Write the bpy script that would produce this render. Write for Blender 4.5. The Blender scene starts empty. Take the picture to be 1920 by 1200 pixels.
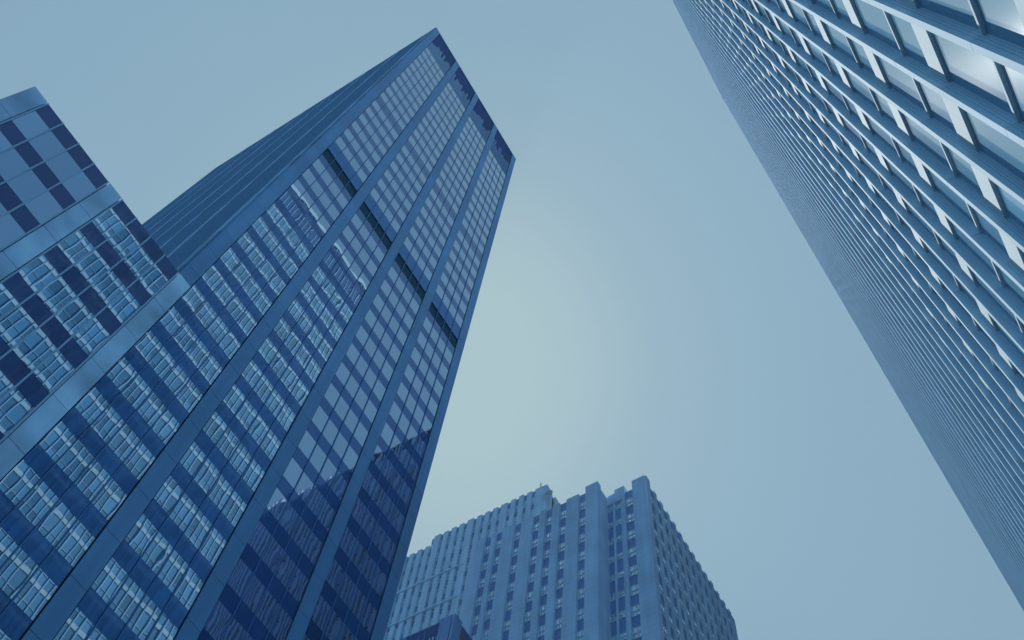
import bpy, math, random
from mathutils import Matrix, Vector

random.seed(11)
S = bpy.context.scene
COL = S.collection

# ------------------------------------------------------------------ camera, sky, sun, exposure
EYE = 1.7                                   # eye height above the street, metres
RCW = ((0.51426312, -0.85527331, 0.06356887),
       (0.78653447, 0.44078414, -0.43251921),
       (0.34190199, 0.27242779, 0.89938097))   # rows: camera right, down, forward (world X along the street, Y across it)
cam = bpy.data.cameras.new("camera")
cam.sensor_width = 36.0
cam.lens = 36.0 * 1875.69 / 1920.0
cam.shift_x = -19.77 / 1920.0
cam.shift_y = 73.28 / 1920.0
cam.clip_end = 4000.0
cam.clip_start = 0.05
camo = bpy.data.objects.new("camera", cam)
COL.objects.link(camo)
m = Matrix.Identity(4)
for i in range(3):
    m[i][0], m[i][1], m[i][2] = RCW[0][i], -RCW[1][i], -RCW[2][i]
m[2][3] = EYE
camo.matrix_world = m
S.camera = camo

SUN_EL, SUN_AZ = math.radians(63.0), math.radians(49.0)     # azimuth counted from +X towards +Y
SUN_DIR = Vector((math.cos(SUN_AZ) * math.cos(SUN_EL), math.sin(SUN_AZ) * math.cos(SUN_EL), math.sin(SUN_EL)))

world = bpy.data.worlds.new("World")
S.world = world
world.use_nodes = True
wn, wl = world.node_tree.nodes, world.node_tree.links
wn.clear()
out = wn.new("ShaderNodeOutputWorld")
bg = wn.new("ShaderNodeBackground")
bg.inputs["Strength"].default_value = 0.1
sky = wn.new("ShaderNodeTexSky")
sky.sky_type = 'NISHITA'
sky.sun_disc = False
sky.sun_elevation = SUN_EL
sky.sun_rotation = math.pi / 2 - SUN_AZ
sky.air_density, sky.dust_density, sky.ozone_density = 1.0, 4.0, 1.0
bw = wn.new("ShaderNodeRGBToBW")
mul = wn.new("ShaderNodeMath"); mul.operation = 'MULTIPLY'; mul.inputs[1].default_value = 0.0285
ramp = wn.new("ShaderNodeValToRGB")
r = ramp.color_ramp
r.elements[0].position, r.elements[0].color = 0.04, (0.14, 0.275, 0.45, 1)
r.elements[1].position, r.elements[1].color = 1.0, (0.422, 0.580, 0.625, 1)
for pos, c in ((0.12, (0.242, 0.395, 0.520)), (0.21, (0.262, 0.425, 0.552)), (0.36, (0.288, 0.452, 0.570)),
               (0.56, (0.325, 0.482, 0.582)), (0.80, (0.395, 0.547, 0.615))):
    r.elements.new(pos).color = (*c, 1)
scl = wn.new("ShaderNodeMixRGB"); scl.blend_type = 'MULTIPLY'; scl.inputs[0].default_value = 1.0
scl.inputs[2].default_value = (10, 10, 10, 1)
wl.new(sky.outputs[0], bw.inputs[0]); wl.new(bw.outputs[0], mul.inputs[0]); wl.new(mul.outputs[0], ramp.inputs[0])
wl.new(ramp.outputs[0], scl.inputs[1]); wl.new(scl.outputs[0], bg.inputs[0]); wl.new(bg.outputs[0], out.inputs[0])

sl = bpy.data.lights.new("sun", 'SUN')
sl.energy = 4.6
sl.angle = math.radians(0.5)
sl.color = (1.0, 0.965, 0.91)
so = bpy.data.objects.new("sun", sl)
COL.objects.link(so)
so.rotation_euler = SUN_DIR.to_track_quat('Z', 'Y').to_euler()
so.location = (60, 60, 300)

S.view_settings.view_transform = 'Standard'
S.view_settings.look = 'None'
S.view_settings.exposure = 0.0
S.view_settings.gamma = 1.0


# ------------------------------------------------------------------ helpers
class Geo:
    """Collects vertices and faces of one mesh object."""
    def __init__(self):
        self.v, self.f = [], []

    def box(self, x0, x1, y0, y1, z0, z1):
        b = len(self.v)
        self.v += [(x0, y0, z0), (x1, y0, z0), (x1, y1, z0), (x0, y1, z0),
                   (x0, y0, z1), (x1, y0, z1), (x1, y1, z1), (x0, y1, z1)]
        self.f += [(b, b + 3, b + 2, b + 1), (b + 4, b + 5, b + 6, b + 7), (b, b + 1, b + 5, b + 4),
                   (b + 1, b + 2, b + 6, b + 5), (b + 2, b + 3, b + 7, b + 6), (b + 3, b, b + 4, b + 7)]
        return self

    def prism(self, prof, z0, z1):
        """Vertical extrusion of an (x, y) outline given anticlockwise."""
        b, n = len(self.v), len(prof)
        self.v += [(x, y, z0) for x, y in prof] + [(x, y, z1) for x, y in prof]
        self.f += [(b + i, b + (i + 1) % n, b + n + (i + 1) % n, b + n + i) for i in range(n)]
        self.f += [tuple(b + i for i in reversed(range(n))), tuple(b + n + i for i in range(n))]
        return self

    def pane(self, o, u, w, n, du, dw, tilt=0.0, bulge=0.0, k=1):
        """A sheet of glass: corner o, unit axes u and w, outward n, size du x dw, out of true by tilt and bulge."""
        b = len(self.v)
        ta, tb = random.uniform(-tilt, tilt), random.uniform(-tilt, tilt)
        ba, ph = bulge * random.uniform(-1.0, 1.0), random.uniform(-0.35, 0.35)
        bb = bulge * random.uniform(-0.6, 0.6)
        for j in range(k + 1):
            for i in range(k + 1):
                s, t = i / k, j / k
                d = ta * (s - .5) * du + tb * (t - .5) * dw
                if k > 1:
                    d += ba * math.sin(math.pi * s) * math.sin(math.pi * t) * (1 + ph * (s - t) * 2)
                    d += bb * math.sin(2 * math.pi * s) * math.sin(math.pi * t)
                self.v.append(tuple(o[c] + u[c] * s * du + w[c] * t * dw + n[c] * d for c in range(3)))
        for j in range(k):
            for i in range(k):
                a = b + j * (k + 1) + i
                self.f.append((a, a + 1, a + k + 2, a + k + 1))
        return self

    def add(self, g):
        b = len(self.v)
        self.v += g.v
        self.f += [tuple(i + b for i in f) for f in g.f]
        return self

    def build(self, name, mat, parent=None, smooth=False):
        me = bpy.data.meshes.new(name)
        me.from_pydata(self.v, [], self.f)
        me.update()
        if smooth:
            for p in me.polygons:
                p.use_smooth = True
        me.materials.append(mat)
        o = bpy.data.objects.new(name, me)
        COL.objects.link(o)
        if parent is not None:
            o.parent = parent
            o.matrix_parent_inverse = Matrix.Translation(-Vector(parent.location))
        return o


def screen_size(g):
    """Rough share of the picture a piece takes, nothing when it is outside the frame."""
    P = []
    for v in g.v:
        d = (v[0], v[1], v[2] - EYE)
        c = [sum(RCW[i][j] * d[j] for j in range(3)) for i in range(3)]
        if c[2] <= 0.1:
            return 0.0
        P.append((979.77 + 1875.69 * c[0] / c[2], 673.28 + 1875.69 * c[1] / c[2]))
    cx, cy = sum(p[0] for p in P) / len(P), sum(p[1] for p in P) / len(P)
    if not (-20 < cx < 1940 and -20 < cy < 1220):
        return 0.0
    a, b, c = P[0], P[len(P) // 3], P[-1]
    w = max(p[0] for p in P) - min(p[0] for p in P)
    h = max(p[1] for p in P) - min(p[1] for p in P)
    return w * h + 1e-3


def pieces(name, geos, mat, parent, limit=100, smooth=False):
    """Each piece a part of its own; beyond the limit the smallest in the picture become one part."""
    order = sorted(range(len(geos)), key=lambda i: -screen_size(geos[i]))
    if len(geos) > limit:
        keep, rest = order[:limit], order[limit:]
    else:
        keep, rest = order, []
    for i in sorted(keep):
        geos[i].build(name, mat, parent, smooth)
    if rest:
        g = Geo()
        for i in sorted(rest):
            g.add(geos[i])
        o = g.build(name, mat, parent, smooth)
        o["kind"] = "stuff"


def thing(name, label, cat, loc, group=None):
    o = bpy.data.objects.new(name, None)
    COL.objects.link(o)
    o.location = loc
    o.empty_display_size = 2.0
    o["label"], o["category"] = label, cat
    if group:
        o["group"] = group
    return o


def material(name, color, rough=0.5, metal=0.0, ior=1.5, vary=0.0, noise=None, bump=None, streak=None, course=None, spec=None):
    """vary: per-piece lightness; noise: (scale, amount) blotches; bump: (scale, distance)."""
    mt = bpy.data.materials.new(name)
    mt.use_nodes = True
    n, l = mt.node_tree.nodes, mt.node_tree.links
    p = n["Principled BSDF"]
    p.inputs["Roughness"].default_value = rough
    p.inputs["Metallic"].default_value = metal
    p.inputs["IOR"].default_value = ior
    if spec is not None:
        p.inputs["Specular IOR Level"].default_value = spec
    p.inputs["Base Color"].default_value = (*color, 1)
    src = None

    def hsv(value_socket, src):
        h = n.new("ShaderNodeHueSaturation")
        if src is None:
            h.inputs["Color"].default_value = (*color, 1)
        else:
            l.new(src, h.inputs["Color"])
        l.new(value_socket, h.inputs["Value"])
        return h.outputs[0]

    def rng(sock, lo, hi, a=0.0, b=1.0):
        r = n.new("ShaderNodeMapRange")
        r.inputs[1].default_value, r.inputs[2].default_value = a, b
        r.inputs[3].default_value, r.inputs[4].default_value = lo, hi
        l.new(sock, r.inputs[0])
        return r.outputs[0]
    tc = n.new("ShaderNodeNewGeometry")
    if vary:
        src = hsv(rng(tc.outputs["Random Per Island"], 1 - vary, 1 + vary), src)
    if noise:
        t = n.new("ShaderNodeTexNoise")
        t.inputs["Scale"].default_value = noise[0]
        t.inputs["Detail"].default_value = 6
        l.new(tc.outputs["Position"], t.inputs["Vector"])
        src = hsv(rng(t.outputs[0], 1 - noise[1], 1 + noise[1], 0.25, 0.75), src)
    if streak:                                # rain streaks and dust: a noise drawn out along the height
        mp = n.new("ShaderNodeMapping")
        mp.inputs["Scale"].default_value = (streak[0], streak[0], streak[0] * .06)
        l.new(tc.outputs["Position"], mp.inputs["Vector"])
        t = n.new("ShaderNodeTexNoise")
        t.inputs["Scale"].default_value = 1.0
        t.inputs["Detail"].default_value = 5
        l.new(mp.outputs[0], t.inputs["Vector"])
        src = hsv(rng(t.outputs[0], 1 - streak[1], 1 + streak[1], 0.3, 0.7), src)
    if course:                                # masonry courses: a fine joint every so many metres
        sx = n.new("ShaderNodeSeparateXYZ")
        l.new(tc.outputs["Position"], sx.inputs[0])
        md = n.new("ShaderNodeMath"); md.operation = 'FRACT'
        dv = n.new("ShaderNodeMath"); dv.operation = 'DIVIDE'; dv.inputs[1].default_value = course[0]
        l.new(sx.outputs[2], dv.inputs[0]); l.new(dv.outputs[0], md.inputs[0])
        src = hsv(rng(md.outputs[0], 1 - course[1], 1.0, 0.0, 0.14), src)
    if src is not None:
        l.new(src, p.inputs["Base Color"])
    if bump:
        t = n.new("ShaderNodeTexNoise")
        t.inputs["Scale"].default_value = bump[0]
        t.inputs["Detail"].default_value = 2
        l.new(tc.outputs["Position"], t.inputs["Vector"])
        b = n.new("ShaderNodeBump")
        b.inputs["Strength"].default_value = 1.0
        b.inputs["Distance"].default_value = bump[1]
        l.new(t.outputs[0], b.inputs["Height"])
        l.new(b.outputs[0], p.inputs["Normal"])
    return mt


M = {}
M['vision'] = material('blue_mirror_glass', (0.43, 0.57, 0.71), 0.012, 1.0, vary=0.06, bump=(0.4, 0.0007))
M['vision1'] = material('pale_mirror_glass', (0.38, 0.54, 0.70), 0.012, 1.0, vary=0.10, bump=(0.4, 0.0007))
M['spandrel'] = material('dark_spandrel_glass', (0.058, 0.165, 0.37), 0.05, 0.65, 1.5, vary=0.16, bump=(0.5, 0.0008), spec=0.4)
M['spandrel1'] = material('purple_spandrel_glass', (0.048, 0.10, 0.27), 0.05, 0.3, 1.5, vary=0.16, bump=(0.6, 0.0016), spec=0.55)
M['side'] = material('blue_side_mullion', (0.17, 0.40, 0.62), 0.6, 0.1, vary=0.22, spec=0.2)
M['column'] = material('blue_metal_cladding', (0.115, 0.315, 0.57), 0.42, 0.5, vary=0.07, noise=(0.10, 0.14), streak=(1.3, 0.09))
M['column1'] = material('pale_metal_cladding', (0.38, 0.60, 0.80), 0.20, 0.65, vary=0.06, noise=(0.22, 0.55), streak=(1.3, 0.06))  # broad blotches paint in the clouds mirrored by the cladding
M['mullion'] = material('blue_mullion_metal', (0.055, 0.20, 0.44), 0.4, 0.4)
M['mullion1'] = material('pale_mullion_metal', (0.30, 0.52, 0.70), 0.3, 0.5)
M['core'] = material('dark_building_core', (0.01, 0.03, 0.08), 0.8, spec=0.1)
M['louvre_dark'] = material('dark_louvre', (0.07, 0.18, 0.25), 0.7, noise=(2.0, 0.35), spec=0.1)
M['blank'] = material('blue_blank_panel', (0.055, 0.22, 0.50), 0.4, 0.5, vary=0.05)
M['screen_low'] = material('screen_glass_reflecting', (0.045, 0.26, 0.48), 0.25, 0.6, vary=0.18)  # lower part of the top screen, its reflection put into the colour
M['screen_high'] = material('screen_glass_shaded', (0.05, 0.085, 0.30), 0.6, 0.0, vary=0.2, spec=0.1)  # upper part of the same glass, its shade put into the colour
M['pier3'] = material('pale_fluted_pier', (0.45, 0.71, 0.88), 0.8, 0.0, noise=(0.5, 0.06), streak=(3.0, 0.06), spec=0.1)
M['spandrel3'] = material('pale_spandrel_panel', (0.56, 0.76, 0.84), 0.8, 0.0, noise=(0.5, 0.05), streak=(4.0, 0.06), spec=0.1)
M['glass3'] = material('pale_blue_window_glass', (0.15, 0.37, 0.55), 0.065, 0.0, 1.6, vary=0.3, bump=(0.5, 0.0012))
M['stone'] = material('blue_grey_limestone', (0.44, 0.68, 0.88), 0.9, 0.0, noise=(0.25, 0.12), streak=(0.8, 0.12), course=(0.92, 0.18), spec=0.1)
M['stone2'] = material('pale_limestone', (0.50, 0.75, 0.90), 0.9, 0.0, noise=(0.25, 0.10), streak=(0.8, 0.10), course=(0.92, 0.16), spec=0.1)
M['sash'] = material('window_sash', (0.55, 0.78, 0.88), 0.5)
M['glass4'] = material('sash_window_glass', (0.62, 0.78, 0.86), 0.12, 0.8, vary=0.38)
M['panel4'] = material('dark_metal_spandrel', (0.11, 0.27, 0.53), 0.6, 0.2, vary=0.18)
M['glass_dark'] = material('dark_tower_glass', (0.24, 0.38, 0.62), 0.4, 0.0, 1.5, vary=0.4)
M['rib_dark'] = material('dark_tower_rib', (0.38, 0.54, 0.80), 0.7)
M['louvre3'] = material('blue_louvre_blade', (0.06, 0.20, 0.42), 0.8, vary=0.1, spec=0.05)
M['steel'] = material('roof_steel', (0.35, 0.48, 0.56), 0.4, 0.5)
M['asphalt'] = material('asphalt', (0.035, 0.06, 0.10), 0.9, noise=(1.5, 0.2))
M['paving'] = material('paving', (0.20, 0.28, 0.36), 0.9, noise=(1.0, 0.15))
M['paint'] = material('road_paint', (0.7, 0.7, 0.68), 0.7)


# ------------------------------------------------------------------ the street
def structure(g, name, mat):
    o = g.build(name, mat)
    o["kind"] = "structure"
    return o


structure(Geo().box(-420, 620, -420, 420, -1.2, -0.16), 'ground', M['asphalt'])
structure(Geo().box(-400, 600, 5.0, 24.0, -0.16, -0.12), 'road', M['asphalt'])
structure(Geo().box(-60, 44, -2.6, 5.0, -0.16, 0.0), 'pavement', M['paving'])
structure(Geo().box(-60, 44, 24.0, 37.3, -0.16, 0.0), 'pavement', M['paving'])
g = Geo()
for i in range(-40, 60):
    g.box(i * 10.0, i * 10.0 + 3.0, 14.42, 14.58, -0.12, -0.112)
structure(g, 'road_markings', M['paint'])


# ------------------------------------------------------------------ tall blue tower across the street
FX = (1, 0, 0)
UP = (0, 0, 1)
NF = (0, -1, 0)


def strip(x0, pw, n, y, z0, z1, mw, tilt, bulge, k):
    """n panes side by side between the mullions of one bay on one floor."""
    s = Geo()
    for i in range(n):
        s.pane((x0 + i * pw + mw / 2, y, z0), FX, UP, NF, pw - mw, z1 - z0, tilt, bulge, k)
    return s


D2 = 37.0
P2, W2 = 6.791, 1.287
X2 = 6.822
PW2 = (P2 - W2) / 4
TOP2 = 5.181 * D2 + EYE
XR2 = X2 + 4 * P2 + W2
YB2 = 89.5
ZU = lambda u: u * D2 + EYE

t2 = thing('office_tower', 'tallest blue glass tower with broad flat columns and a dark band of openings', 'skyscraper', (X2, D2, 0))
Geo().box(X2 + .22, XR2 - .22, D2 + .22, YB2 - .1, 0, TOP2 - .4).build('core', M['core'], t2)

rows = []                                   # (z0, z1) of every row of windows
for i in range(11):
    rows.append((3.617 + .107 * i, 3.617 + .107 * i + .0625))
for i in range(6):
    rows.append((2.919 + .1095 * i, 2.919 + .1095 * i + .062))
k = 0
while 2.716 - .1071 * k > 0.12:
    rows.append((2.716 - .1071 * k - .0655, 2.716 - .1071 * k))
    k += 1
rows = sorted((ZU(a), ZU(b)) for a, b in rows)
MECH = (ZU(2.764), ZU(2.831))
SCREEN = (ZU(4.752), TOP2 - .55)

win, spa, mul_, col_, mech_, blank_, scr_lo, scr_hi, lou_ = [], [], [], [], [], [], [], [], []
for c in range(5):
    x = X2 + c * P2
    g = Geo()
    z = 0.2
    while z < TOP2 - .1:
        z1 = min(z + 3.963, TOP2)
        g.box(x + .05, x + W2 - .05, D2 - .06, D2 + .3, z, z1 - .035)
        z += 3.963
    g.box(x + .16, x + W2 - .16, D2 - .02, D2 + .25, 0, TOP2 - .3)
    col_.append(g)
for b in range(4):
    xb = X2 + b * P2 + W2
    for (z0, z1) in rows:
        win.append(strip(xb, PW2, 4, D2 + .03, z0, z1, .06, .0018, .0013, 6))
    edges = [(0.0, 0.0)] + rows + [(SCREEN[0], 0)]
    for (a, b0) in zip(edges[:-1], edges[1:]):
        lo, hi = a[1], b0[0]
        if lo < MECH[0] + 1 and hi > MECH[1]:
            spa.append(strip(xb, PW2, 4, D2 + .035, lo + .04, MECH[0] - .04, .06, .003, .003, 4))
            for i in range(4):
                g = Geo()
                q = 0
                zz = MECH[0]
                while zz < MECH[1] - .1:
                    g.box(xb + i * PW2 + .05, xb + (i + 1) * PW2 - .05, D2 + .12, D2 + .2, zz, zz + .10)
                    zz += .2
                g.box(xb + i * PW2 + .05, xb + (i + 1) * PW2 - .05, D2 + .2, D2 + .22, MECH[0], MECH[1])
                mech_.append(g)
            g = Geo()
            zm = (MECH[1] + hi) / 2
            for i in range(4):
                g.box(xb + i * PW2 + .02, xb + (i + 1) * PW2 - .02, D2 + .02, D2 + .1, MECH[1] + .03, zm - .02)
                g.box(xb + i * PW2 + .02, xb + (i + 1) * PW2 - .02, D2 + .02, D2 + .1, zm + .02, hi - .03)
            blank_.append(g)
        elif hi - lo > 2.6 and lo > 50:
            zm = (lo + hi) / 2
            spa.append(strip(xb, PW2, 4, D2 + .035, lo + .04, zm - .03, .06, .003, .0035, 4))
            spa.append(strip(xb, PW2, 4, D2 + .035, zm + .03, hi - .04, .06, .003, .0035, 4))
        elif hi - lo > .3:
            spa.append(strip(xb, PW2, 4, D2 + .035, lo + .012, hi - .012, .06, .003, .0035, 4))
    for i in range(1, 4):
        mul_.append(Geo().box(xb + i * PW2 - .035, xb + i * PW2 + .035, D2 - .05, D2 + .2, 0, SCREEN[0] - .1))
    # mechanical storeys at the top: ragged reflection and shade on the glass, built as two colours
    glo, ghi = Geo(), Geo()
    n = 12
    w = (P2 - W2 - .1) / n
    for i in range(n):
        zs = SCREEN[0] + (SCREEN[1] - SCREEN[0]) * random.uniform(.36, .62)
        xa = xb + .05 + i * w
        glo.box(xa + .02, xa + w - .02, D2 + .06, D2 + .12, SCREEN[0] + .1, zs - .03)
        ghi.box(xa + .02, xa + w - .02, D2 + .10, D2 + .16, zs + .03, SCREEN[1])
    scr_lo.append(glo)
    scr_hi.append(ghi)
    g = Geo()
    for i in range(1, n * 2):
        g.box(xb + .05 + i * w / 2 - .025, xb + .05 + i * w / 2 + .025, D2 + .0, D2 + .06, SCREEN[0], SCREEN[1] - .1)
    lou_.append(g)
pieces('window', win, M['vision'], t2, smooth=True)
pieces('spandrel', spa, M['spandrel'], t2, smooth=True)
pieces('column', col_, M['column'], t2)
pieces('mullion', mul_, M['mullion'], t2)
pieces('louvre', mech_, M['louvre_dark'], t2)
pieces('blank_panel', blank_, M['blank'], t2)
pieces('lower_screen', scr_lo, M['screen_low'], t2)
pieces('upper_screen', scr_hi, M['screen_high'], t2)
pieces('fin', lou_, M['mullion'], t2)
Geo().box(X2 - .06, XR2 + .05, D2 - .05, YB2, TOP2 - .5, TOP2).build('roof', M['mullion'], t2)

# its two side walls, the left one seen at a glancing angle
side_w, side_s, side_c, side_m = [], [], [], []
nb = 7
Pd = (YB2 - D2 - .3 - 1.0) / nb
for sg, xw in ((-1, X2), (1, XR2)):
    def wall_box(out, back, y0, y1, z0, z1):
        a, b = xw + sg * out, xw - sg * back
        return (min(a, b), max(a, b), y0, y1, z0, z1)

    def wall_pane(s, y0, y1, z0, z1, bulge, k):
        if sg < 0:
            s.pane((xw + .03, y1, z0), (0, -1, 0), UP, (-1, 0, 0), y1 - y0, z1 - z0, .003, bulge, k)
        else:
            s.pane((xw - .03, y0, z0), (0, 1, 0), UP, (1, 0, 0), y1 - y0, z1 - z0, .003, bulge, k)
    for c in range(nb + 1):
        y = D2 + .3 + c * Pd
        g = Geo()
        z = 0.2
        while z < TOP2 - .6:
            z1 = min(z + 3.963, TOP2 - .52)
            g.box(*wall_box(.12, .3, y, y + 1.0, z, z1 - .03))
            z += 3.963
        side_c.append(g)
        if c == nb:
            break
        y0 = y + 1.0
        pw = (Pd - 1.0) / 4
        for (z0, z1) in rows:
            s = Geo()
            for i in range(4):
                wall_pane(s, y0 + i * pw + .03, y0 + (i + 1) * pw - .03, z0, z1, .002, 2)
            side_w.append(s)
        for (a, b0) in zip([(0, 0)] + rows, rows + [(TOP2 - .6, 0)]):
            s = Geo()
            for i in range(4):
                wall_pane(s, y0 + i * pw + .03, y0 + (i + 1) * pw - .03, a[1] + .01, b0[0] - .01, .002, 2)
            side_s.append(s)
        for i in range(1, 12):
            side_m.append(Geo().box(*wall_box(.12, .2, y0 + i * pw / 3 - .035, y0 + i * pw / 3 + .035, 0, TOP2 - .6)))
pieces('side_window', side_w, M['vision'], t2, smooth=True)
pieces('side_spandrel', side_s, M['spandrel'], t2, smooth=True)
pieces('side_column', side_c, M['side'], t2)
pieces('side_mullion', side_m, M['side'], t2)

# ------------------------------------------------------------------ shorter tower of the same pattern, nearer, on the left
D1 = 32.2
P1, W1 = 6.470, 1.12
XL1 = -7.003
PW1 = (P1 - W1) / 4
TOP1 = 1.735 * D1 + EYE
XR1 = XL1 + 2 * P1 + W1
t1 = thing('office_block', 'lower blue glass block with pale mullions and purple spandrels, in front of the tallest tower', 'office block', (XL1, D1, 0))
g = Geo().box(XL1 + .05, XR1 - .03, D1 + .22, 36.85, 0, TOP1 - .25)
g.box(XL1 + .05, X2 - .3, 36.85, 62, 0, TOP1 - .25)
g.build('core', M['core'], t1)
rows1 = []
k = 0
while 1.6855 - .12345 * k > 0.1:
    z1 = (1.6855 - .12345 * k) * D1 + EYE
    rows1.append((z1 - 2.51, z1))
    k += 1
rows1.sort()
win, spa, mul_, col_ = [], [], [], []
for c in range(3):
    x = XL1 + c * P1
    g = Geo()
    z = TOP1 - .12
    while z > 0:
        z0 = max(z - 3.975, 0)
        g.box(x + .04, x + W1 - .04, D1 - .05, D1 + .3, z0 + .035, z)
        z -= 3.975
    g.box(x + .15, x + W1 - .15, D1 - .01, D1 + .25, 0, TOP1 - .3)
    col_.append(g)
for b in range(2):
    xb = XL1 + b * P1 + W1
    for (z0, z1) in rows1:
        win.append(strip(xb, PW1, 4, D1 + .03, z0, z1, .08, .0018, .0013, 6))
    for (a, b0) in zip([(0, 0)] + rows1, rows1 + [(TOP1, 0)]):
        if b0[0] - a[1] > .3:
            spa.append(strip(xb, PW1, 4, D1 + .035, a[1] + .03, b0[0] - .03, .08, .004, .005, 5))
    for i in range(0, 5):
        dx = .05 if i == 0 else (-.05 if i == 4 else 0)
        mul_.append(Geo().box(xb + i * PW1 - .045 + dx, xb + i * PW1 + .045 + dx, D1 - .10, D1 + .2, 0, TOP1 - .2))
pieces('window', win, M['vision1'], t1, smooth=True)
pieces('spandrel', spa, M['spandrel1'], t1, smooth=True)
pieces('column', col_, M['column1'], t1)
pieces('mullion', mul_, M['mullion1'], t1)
Geo().box(XL1, X2 - .3, D1 + .28, 62.1, TOP1 - .25, TOP1 - .02).build('roof', M['mullion'], t1)

# ------------------------------------------------------------------ pale tower right beside the viewer
D3 = 2.45
SP3 = 0.982
XA3 = 3.168 * D3 / 2.45
WP3 = 0.105
DEP3 = 0.17
YG = -(D3 + DEP3)
XE3 = 44.0
XS3 = -0.9
H3 = 4.1415
TOP3 = 187.7 + EYE
ZS3 = 12.65 + EYE                            # underside of a spandrel
t3 = thing('fluted_tower', 'sunlit pale tower overhead on the right with close fluted piers and ledges seen from below', 'skyscraper', (XE3, -D3, 0))
Geo().box(XS3, XE3 - .3, -45, YG - .25, 0, TOP3 - 1.0).build('core', M['core'], t3)
k0 = int(math.ceil((XS3 - XA3) / SP3))
xs = []
k = k0
while XA3 + k * SP3 + WP3 < XE3 + .01:
    xs.append(XA3 + k * SP3)
    k += 1
XE3 = xs[-1] + WP3


def pier_profile(x):
    d = DEP3 + .06
    n = 3
    st = (DEP3 - .06) / (2 * n)
    pts = [(x, -D3), ]
    # near side (faces -X), going from front to glass with shallow flutes
    y = -D3 - .06
    left = [(x, y)]
    for i in range(n):
        left += [(x + .010, y), (x + .010, y - st * .8), (x, y - st * .8), (x, y - 2 * st)]
        y -= 2 * st
    left.append((x, -D3 - d))
    right = [(2 * x + WP3 - px_, py_) for px_, py_ in reversed(left)]
    return pts + left + right + [(x + WP3, -D3)]


pg = []
for x in xs:
    g = Geo()
    prof = pier_profile(x)
    z = ZS3 - 3 * H3 + 1.95
    lo = 0.0
    while lo < TOP3:
        hi = min(z, TOP3)
        if hi > lo:
            g.prism(prof, lo, hi - .012)
        lo = hi
        z += H3
        if hi >= TOP3:
            break
    pg.append(g)
pieces('pier', pg, M['pier3'], t3)
spg, rlg, wing = [], [], []
ztop_f = TOP3 - 9.5                          # plain mechanical storey below the parapet
kk = -3
floors = []
while ZS3 + kk * H3 + 3.0 < ztop_f:
    floors.append(ZS3 + kk * H3)
    kk += 1
for z in floors:
    spg.append(Geo().box(XS3, XE3 - WP3 - .01, YG - .05, YG + .045, z, z + .64))
    rlg.append(Geo().box(XS3, XE3 - WP3 - .01, YG - .05, YG + .042, z + 1.92, z + 1.985))
pieces('spandrel', spg, M['spandrel3'], t3)
pieces('window_rail', rlg, M['spandrel3'], t3)
for x in xs[:-1]:
    for z in floors:
        s = Geo()
        s.pane((x + SP3, YG, z + .71), (-1, 0, 0), UP, (0, 1, 0), SP3 - WP3, 1.20, .004, .002, 2)
        s.pane((x + SP3, YG, z + 2.0), (-1, 0, 0), UP, (0, 1, 0), SP3 - WP3, H3 - 2.01, .004, .002, 2)
        wing.append(s)
pieces('window', wing, M['glass3'], t3, smooth=True)
g = Geo().box(XS3, XE3, YG - .3, -D3 + .03, TOP3 - 1.5, TOP3)
g.box(XS3, XE3, -45, YG - .3, TOP3 - 1.0, TOP3 - .02)
g.build('parapet', M['spandrel3'], t3)
g = Geo()
z = floors[-1] + H3
while z < TOP3 - 1.7:
    g.box(XS3, XE3 - WP3 - .02, YG - .02, YG + .03, z, z + .42)
    z += .5
g.build('louvre', M['louvre3'], t3)
Geo().box(XE3 - .28, XE3 - .01, -45, -D3 - DEP3 - .07, 0, TOP3 - 1.02).build('end_wall', M['pier3'], t3)

# ------------------------------------------------------------------ stone tower down the street
XF, XG, YR = 65.8, 68.3, 30.0
Z4 = 117.0 + EYE
t4 = thing('stone_tower', 'stone office tower with notched piers and rows of sash windows at the bottom centre', 'skyscraper', (XF, YR, 0))
cols4 = [(38.11, 39.18), (41.10, 42.21), (43.32, 44.44), (45.40, 46.50), (48.40, 49.54), (51.46, 52.60), (53.32, 54.46)]
g = Geo().box(XF + .55, 79.5, 36.3, 55.9, 0, Z4 - 1.2)
g.box(XG + .55, 94.4, YR + .55, 36.3, 0, Z4 - 1.2)
g.build('core', M['core'], t4)
st = []


def stone_pier(y0, y1, x0, x1, top, notch=False):
    g = Geo().box(x0, x1, y0, y1, 0, top)
    if notch:
        w = (y1 - y0)
        g.box(x0 - .12, x1, y0 + w * .22, y1 - w * .22, 0, top + random.uniform(.25, .45))
    return g


ys = [36.2] + [v for c in cols4 for v in c] + [56.0]
for i in range(0, len(ys), 2):
    st.append(stone_pier(ys[i], ys[i + 1], XF, XF + .9, Z4 + (.6 if i == 0 else random.uniform(-.45, -.2))))
st.append(stone_pier(30.25, 32.22, XG, XG + 1.0, Z4 + 1.1))
st.append(stone_pier(33.45, 33.80, XG, XG + .9, Z4 - 1.9, False))
st.append(stone_pier(33.80, 34.2, XG + .3, XG + 1.4, Z4 - 1.9, False))
st.append(stone_pier(35.05, 35.35, XG + .2, XG + 1.4, Z4 - 1.9, False))
st.append(Geo().box(XG + .12, XG + 1.6, 33.5, 35.0, Z4 - 2.0, Z4 + 1.0))
st.append(Geo().box(XG + .2, XG + 1.6, 35.0, 36.2, Z4 - 2.0, Z4 + .3))
st.append(Geo().box(XF + .9, XG + 2, 36.2, 36.55, 0, Z4 - .2))
wn4, pn4, sh4 = [], [], []


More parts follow.
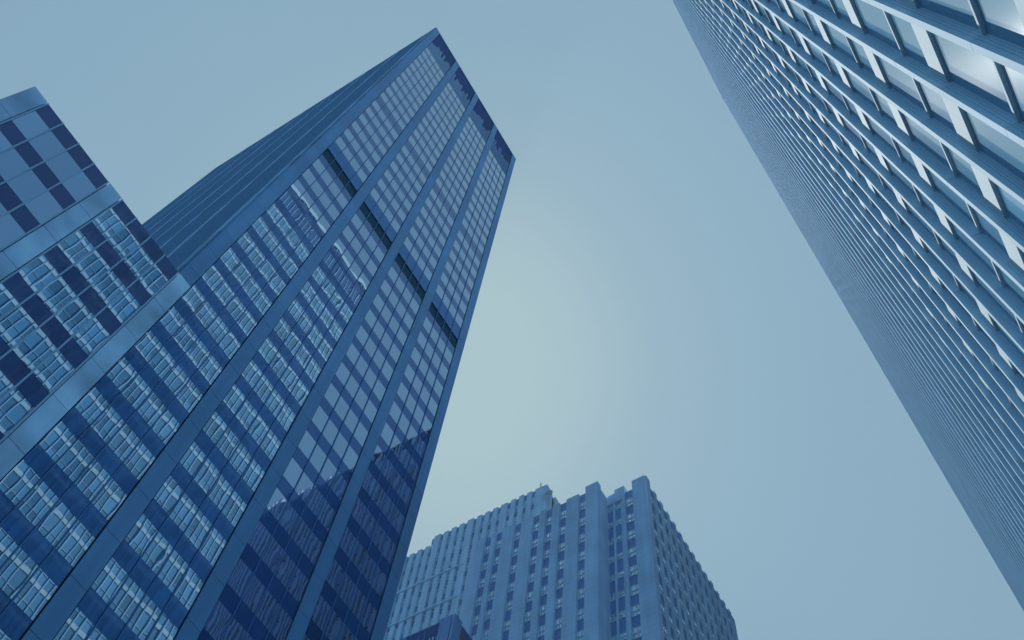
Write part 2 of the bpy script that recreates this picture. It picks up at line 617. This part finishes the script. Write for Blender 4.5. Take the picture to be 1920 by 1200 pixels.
def sash_front(axis, a0, a1, d, z, hw):
    """One sash window in a wall facing -X (axis 'y') or -Y (axis 'x'): glass, and its frame as separate pieces."""
    gl, fr = Geo(), Geo()
    zm = z + hw * .5
    if axis == 'y':
        am = (a0 + a1) / 2
        for (p, q) in ((a0 + .06, am - .04), (am + .04, a1 - .06)):
            gl.pane((d, q, z + .06), (0, -1, 0), UP, (-1, 0, 0), q - p, zm - z - .1, .02, 0, 1)
            gl.pane((d - .05, q, zm + .04), (0, -1, 0), UP, (-1, 0, 0), q - p, z + hw - zm - .1, .02, 0, 1)
        fr.box(d - .10, d + .02, a0, a1, z + hw - .06, z + hw).box(d - .12, d + .02, a0, a1, z, z + .08)
        fr.box(d - .10, d + .02, a0, a1, zm - .04, zm + .04)
        for y in (a0 + .03, am, a1 - .03):
            fr.box(d - .09, d + .01, y - .03, y + .03, z + .08, z + hw - .06)
    else:
        am = (a0 + a1) / 2
        for (p, q) in ((a0 + .06, am - .04), (am + .04, a1 - .06)):
            gl.pane((p, d, z + .06), FX, UP, NF, q - p, zm - z - .1, .02, 0, 1)
            gl.pane((p, d - .05, zm + .04), FX, UP, NF, q - p, z + hw - zm - .1, .02, 0, 1)
        fr.box(a0, a1, d - .10, d + .02, z + hw - .06, z + hw).box(a0, a1, d - .12, d + .02, z, z + .08)
        fr.box(a0, a1, d - .10, d + .02, zm - .04, zm + .04)
        for x in (a0 + .03, am, a1 - .03):
            fr.box(x - .03, x + .03, d - .09, d + .01, z + .08, z + hw - .06)
    return gl, fr


def sash_column(axis, a0, a1, d, ztop, zbot, pitch, parent_lists, hw=1.85):
    W, F, Pn = parent_lists
    z = ztop - 2.2
    while z > zbot:
        gl, fr = sash_front(axis, a0, a1, d, z - hw, hw)
        W.append(gl)
        F.append(fr)
        p = Geo()
        if axis == 'y':
            p.box(d - .03, d + .05, a0, a1, z - pitch + .02, z - hw - .02)
        else:
            p.box(a0, a1, d - .03, d + .05, z - pitch + .02, z - hw - .02)
        Pn.append(p)
        z -= pitch
    if axis == 'y':
        Pn.append(Geo().box(d - .06, d + .05, a0, a1, ztop - 2.18, ztop - .3))
    else:
        Pn.append(Geo().box(a0, a1, d - .06, d + .05, ztop - 2.18, ztop - .3))


L4 = (wn4, sh4, pn4)
for (a, b) in cols4:
    sash_column('y', a + .01, b - .01, XF + .48, Z4, 20, 3.70, L4)
sash_column('y', 32.23, 33.44, XG + .48, Z4, 20, 3.70, L4)
sash_column('y', 34.2, 35.05, XG + .5, Z4, 20, 3.70, L4, 1.2)
sash_column('y', 35.35, 36.2, XG + .5, Z4, 20, 3.70, L4, 1.2)
# right-hand wall, running away down the street
x = XG + .02
nx = 13
pit = (94.5 - XG - 1.1) / nx
edge = [XG + .02, XG + 1.1]
for i in range(nx):
    x0 = XG + 1.1 + i * pit
    sash_column('x', x0 + .01, x0 + pit * .56, YR + .16, Z4 - .2, 20, 3.70, L4)
    g = Geo().box(x0 + pit * .57, x0 + pit, YR, YR + .8, 0, Z4 + random.uniform(-.15, .1))
    st.append(g)
st.append(Geo().box(XG + .02, XG + 1.1, YR, YR + .25, 0, Z4 + .9))
st.append(Geo().box(94.0, 95.2, YR - .1, YR + 1.2, 0, Z4 - .9))
pieces('pier', st, M['stone'], t4)
pieces('window', wn4, M['glass4'], t4)
pieces('window_frame', sh4, M['sash'], t4)
pieces('spandrel', pn4, M['panel4'], t4)
Geo().box(XF + .6, 79.4, 36.4, 55.8, Z4 - 1.2, Z4 - .6).build('roof', M['stone'], t4)
Geo().box(XG + .7, 94.2, YR + .6, 36.3, Z4 - 1.2, Z4 - .7).build('roof', M['stone'], t4)

# its taller slab behind
XB, ZB = 80.0, 149.8 + EYE
t5 = thing('stone_slab', 'paler stone slab with fine vertical piers rising behind the notched stone tower', 'skyscraper', (XB, 56, 0))
g = Geo().box(XB + .5, 98, 54.6, 77.8, 0, ZB - .8)
g.box(XB + .5, 98, 77.8, 112, 0, ZB - 2.6)
g.build('core', M['core'], t5)
st, wn, fr, pn = [], [], [], []
L5 = (wn, fr, pn)
st.append(Geo().box(XB + .05, XB + .8, 54.2, 55.2, 0, ZB - .1))
y = 55.2
i = 0
while y < 110:
    top = ZB if y < 77 else ZB - 2.2
    wide = 1.35 if i % 4 == 0 else .95
    g = Geo().box(XB, XB + .8, y, y + wide, 0, top + random.uniform(-.1, .15))
    st.append(g)
    sash_column('y', y + wide + .01, y + wide + .73, XB + .4, top + .35, 60, 3.70, L5, 2.2)
    y += wide + .74
    i += 1
for z in (136.6, 128.0):
    st.append(Geo().box(XB - .2, XB + .3, 70, 110, z + EYE, z + EYE + .35))
pieces('pier', st, M['stone2'], t5)
pieces('window', wn, M['glass4'], t5)
pieces('window_frame', fr, M['sash'], t5)
pieces('spandrel', pn, M['panel4'], t5)
g = Geo().box(XB + .4, 98, 54.6, 77.8, ZB - .8, ZB - .2)
g.box(XB + .4, 98, 77.8, 112, ZB - 2.6, ZB - 2.2)
g.build('roof', M['stone2'], t5)
g = Geo()
x = XB + .9
while x < 97:
    g.box(x, x + 1.1, 54.2, 54.7, 0, ZB - .2)
    x += 2.1
g.build('end_wall', M['stone2'], t5)

# mast and dish on the roof
mast = thing('antenna_mast', 'thin radio mast standing on the pale stone slab roof', 'mast', (XB + 1.2, 56.3, ZB - .2))
Geo().box(XB + 1.12, XB + 1.28, 56.22, 56.38, ZB - .2, ZB + 3.4).build('pole', M['steel'], mast)
Geo().box(XB + 1.0, XB + 1.4, 56.1, 56.5, ZB - .2, ZB + .1).build('base', M['steel'], mast)
g = Geo()
for i in range(3):
    g.box(XB + .9, XB + 1.5, 56.28, 56.32, ZB + 1.6 + i * .45, ZB + 1.65 + i * .45)
g.build('crossbar', M['steel'], mast)
dish = thing('satellite_dish', 'small round dish on the roof edge beside the radio mast', 'satellite dish', (XB + .9, 54.9, ZB - 4))
Geo().box(XB + .3, XB + .42, 53.6, 53.72, ZB - 7.5, ZB - 4.4).build('post', M['steel'], dish)
g = Geo()
n = 20
cx, cy, cz, R = XB + .1, 53.66, ZB - 4.0, 1.0
for j in range(4):
    rr = R * j / 3
    for i in range(n):
        a = 2 * math.pi * i / n
        g.v.append((cx + .35 * (rr / R) ** 2 * -1, cy + rr * math.cos(a), cz + rr * math.sin(a)))
for j in range(3):
    for i in range(n):
        g.f.append((j * n + i, j * n + (i + 1) % n, (j + 1) * n + (i + 1) % n, (j + 1) * n + i))
g.build('bowl', M['steel'], dish, True)

# ------------------------------------------------------------------ low dark glass block in front of the stone tower
X6, Y6 = 44.0, 38.38
Z6 = 68.1 + EYE
t6 = thing('glass_block', 'low dark glass block whose roof corner pokes up in front of the stone tower', 'office block', (X6, Y6, 0))
Geo().box(X6 + .2, 62, Y6 + .2, 60, 0, Z6 - .4).build('core', M['core'], t6)
wn, cl, sp, mu = [], [], [], []
cl.append(Geo().box(X6 - .06, X6 + .3, Y6 + .25, Y6 + 1.45, 0, Z6))
cl.append(Geo().box(X6 - .02, X6 + 1.1, Y6 - .06, Y6 + .2, 0, Z6))
for c in range(2):
    yb = Y6 + 1.5 + c * 6.7
    cl.append(Geo().box(X6 - .06, X6 + .3, yb + 5.5, yb + 6.65, 0, Z6))
    for i in range(1, 4):
        mu.append(Geo().box(X6 - .05, X6 + .15, yb + i * 1.376 - .04, yb + i * 1.376 + .04, 0, Z6 - .3))
    z = Z6 - .3
    while z > 4:
        s, q = Geo(), Geo()
        for i in range(4):
            s.pane((X6 + .03, yb + (i + 1) * 1.376 - .03, z - 1.5), (0, -1, 0), UP, (-1, 0, 0), 1.31, 1.45, .004, .004, 3)
            q.pane((X6 + .03, yb + (i + 1) * 1.376 - .03, z - 3.95), (0, -1, 0), UP, (-1, 0, 0), 1.31, 2.4, .004, .004, 3)
        sp.append(s)
        wn.append(q)
        z -= 3.963
for c in range(2):
    xb = X6 + 1.1 + c * 6.7
    cl.append(Geo().box(xb + 5.5, xb + 6.65, Y6 - .06, Y6 + .2, 0, Z6))
    for i in range(1, 4):
        mu.append(Geo().box(xb + i * 1.376 - .04, xb + i * 1.376 + .04, Y6 - .05, Y6 + .15, 0, Z6 - .3))
    z = Z6 - .3
    while z > 4:
        sp.append(strip(xb, 1.376, 4, Y6 + .03, z - 1.5, z - .05, .06, .004, .004, 3))
        wn.append(strip(xb, 1.376, 4, Y6 + .03, z - 3.95, z - 1.55, .06, .004, .004, 3))
        z -= 3.963
pieces('window', wn, M['vision'], t6, smooth=True)
pieces('spandrel', sp, M['spandrel'], t6, smooth=True)
pieces('column', cl, M['column'], t6)
pieces('mullion', mu, M['mullion'], t6)
Geo().box(X6 + .1, 62, Y6 + .1, 60, Z6 - .4, Z6 - .1).build('roof', M['mullion'], t6)

# ------------------------------------------------------------------ dark striped tower beyond the pale one, met in the reflections
X7 = 80.0
t7 = thing('striped_tower', 'dark striped tower mirrored in the lowest windows of the tall blue tower', 'skyscraper', (X7, -15, 0))
Geo().box(X7 + .5, 125, -90, -13, 0, 199 + EYE).build('core', M['core'], t7)
rb, gl = [], []
y = -90.0
while y < -13.2:
    top = 2.5 * X7 + EYE if y < -40 else 2.47 * X7 + EYE
    rb.append(Geo().box(X7, X7 + .6, y, y + .55, 0, top))
    s = Geo()
    z = 4.0
    while z < top - 5:
        s.pane((X7 + .4, y + 1.6, z), (0, -1, 0), UP, (-1, 0, 0), 1.05, 3.4, .004, 0, 1)
        z += 3.7
    gl.append(s)
    y += 1.6
pieces('pier', rb, M['rib_dark'], t7)
pieces('window', gl, M['glass_dark'], t7)
Geo().box(X7 + .5, 125, -90, -13, 199 + EYE, 199.6 + EYE).build('roof', M['rib_dark'], t7)

# ------------------------------------------------------------------ city haze filling the street and the air round the towers
hm = bpy.data.materials.new('thin_blue_haze')
hm.use_nodes = True
hn = hm.node_tree.nodes
hn.clear()
ho = hn.new("ShaderNodeOutputMaterial")
hv = hn.new("ShaderNodeVolumePrincipled")
hv.inputs['Color'].default_value = (0.75, 0.88, 1.0, 1)
hv.inputs['Density'].default_value = 0.0004
hm.node_tree.links.new(hv.outputs[0], ho.inputs['Volume'])
hz = Geo().box(-430, 630, -430, 430, -2.2, TOP2 + 4).build('haze', hm)
hz["kind"] = "stuff"
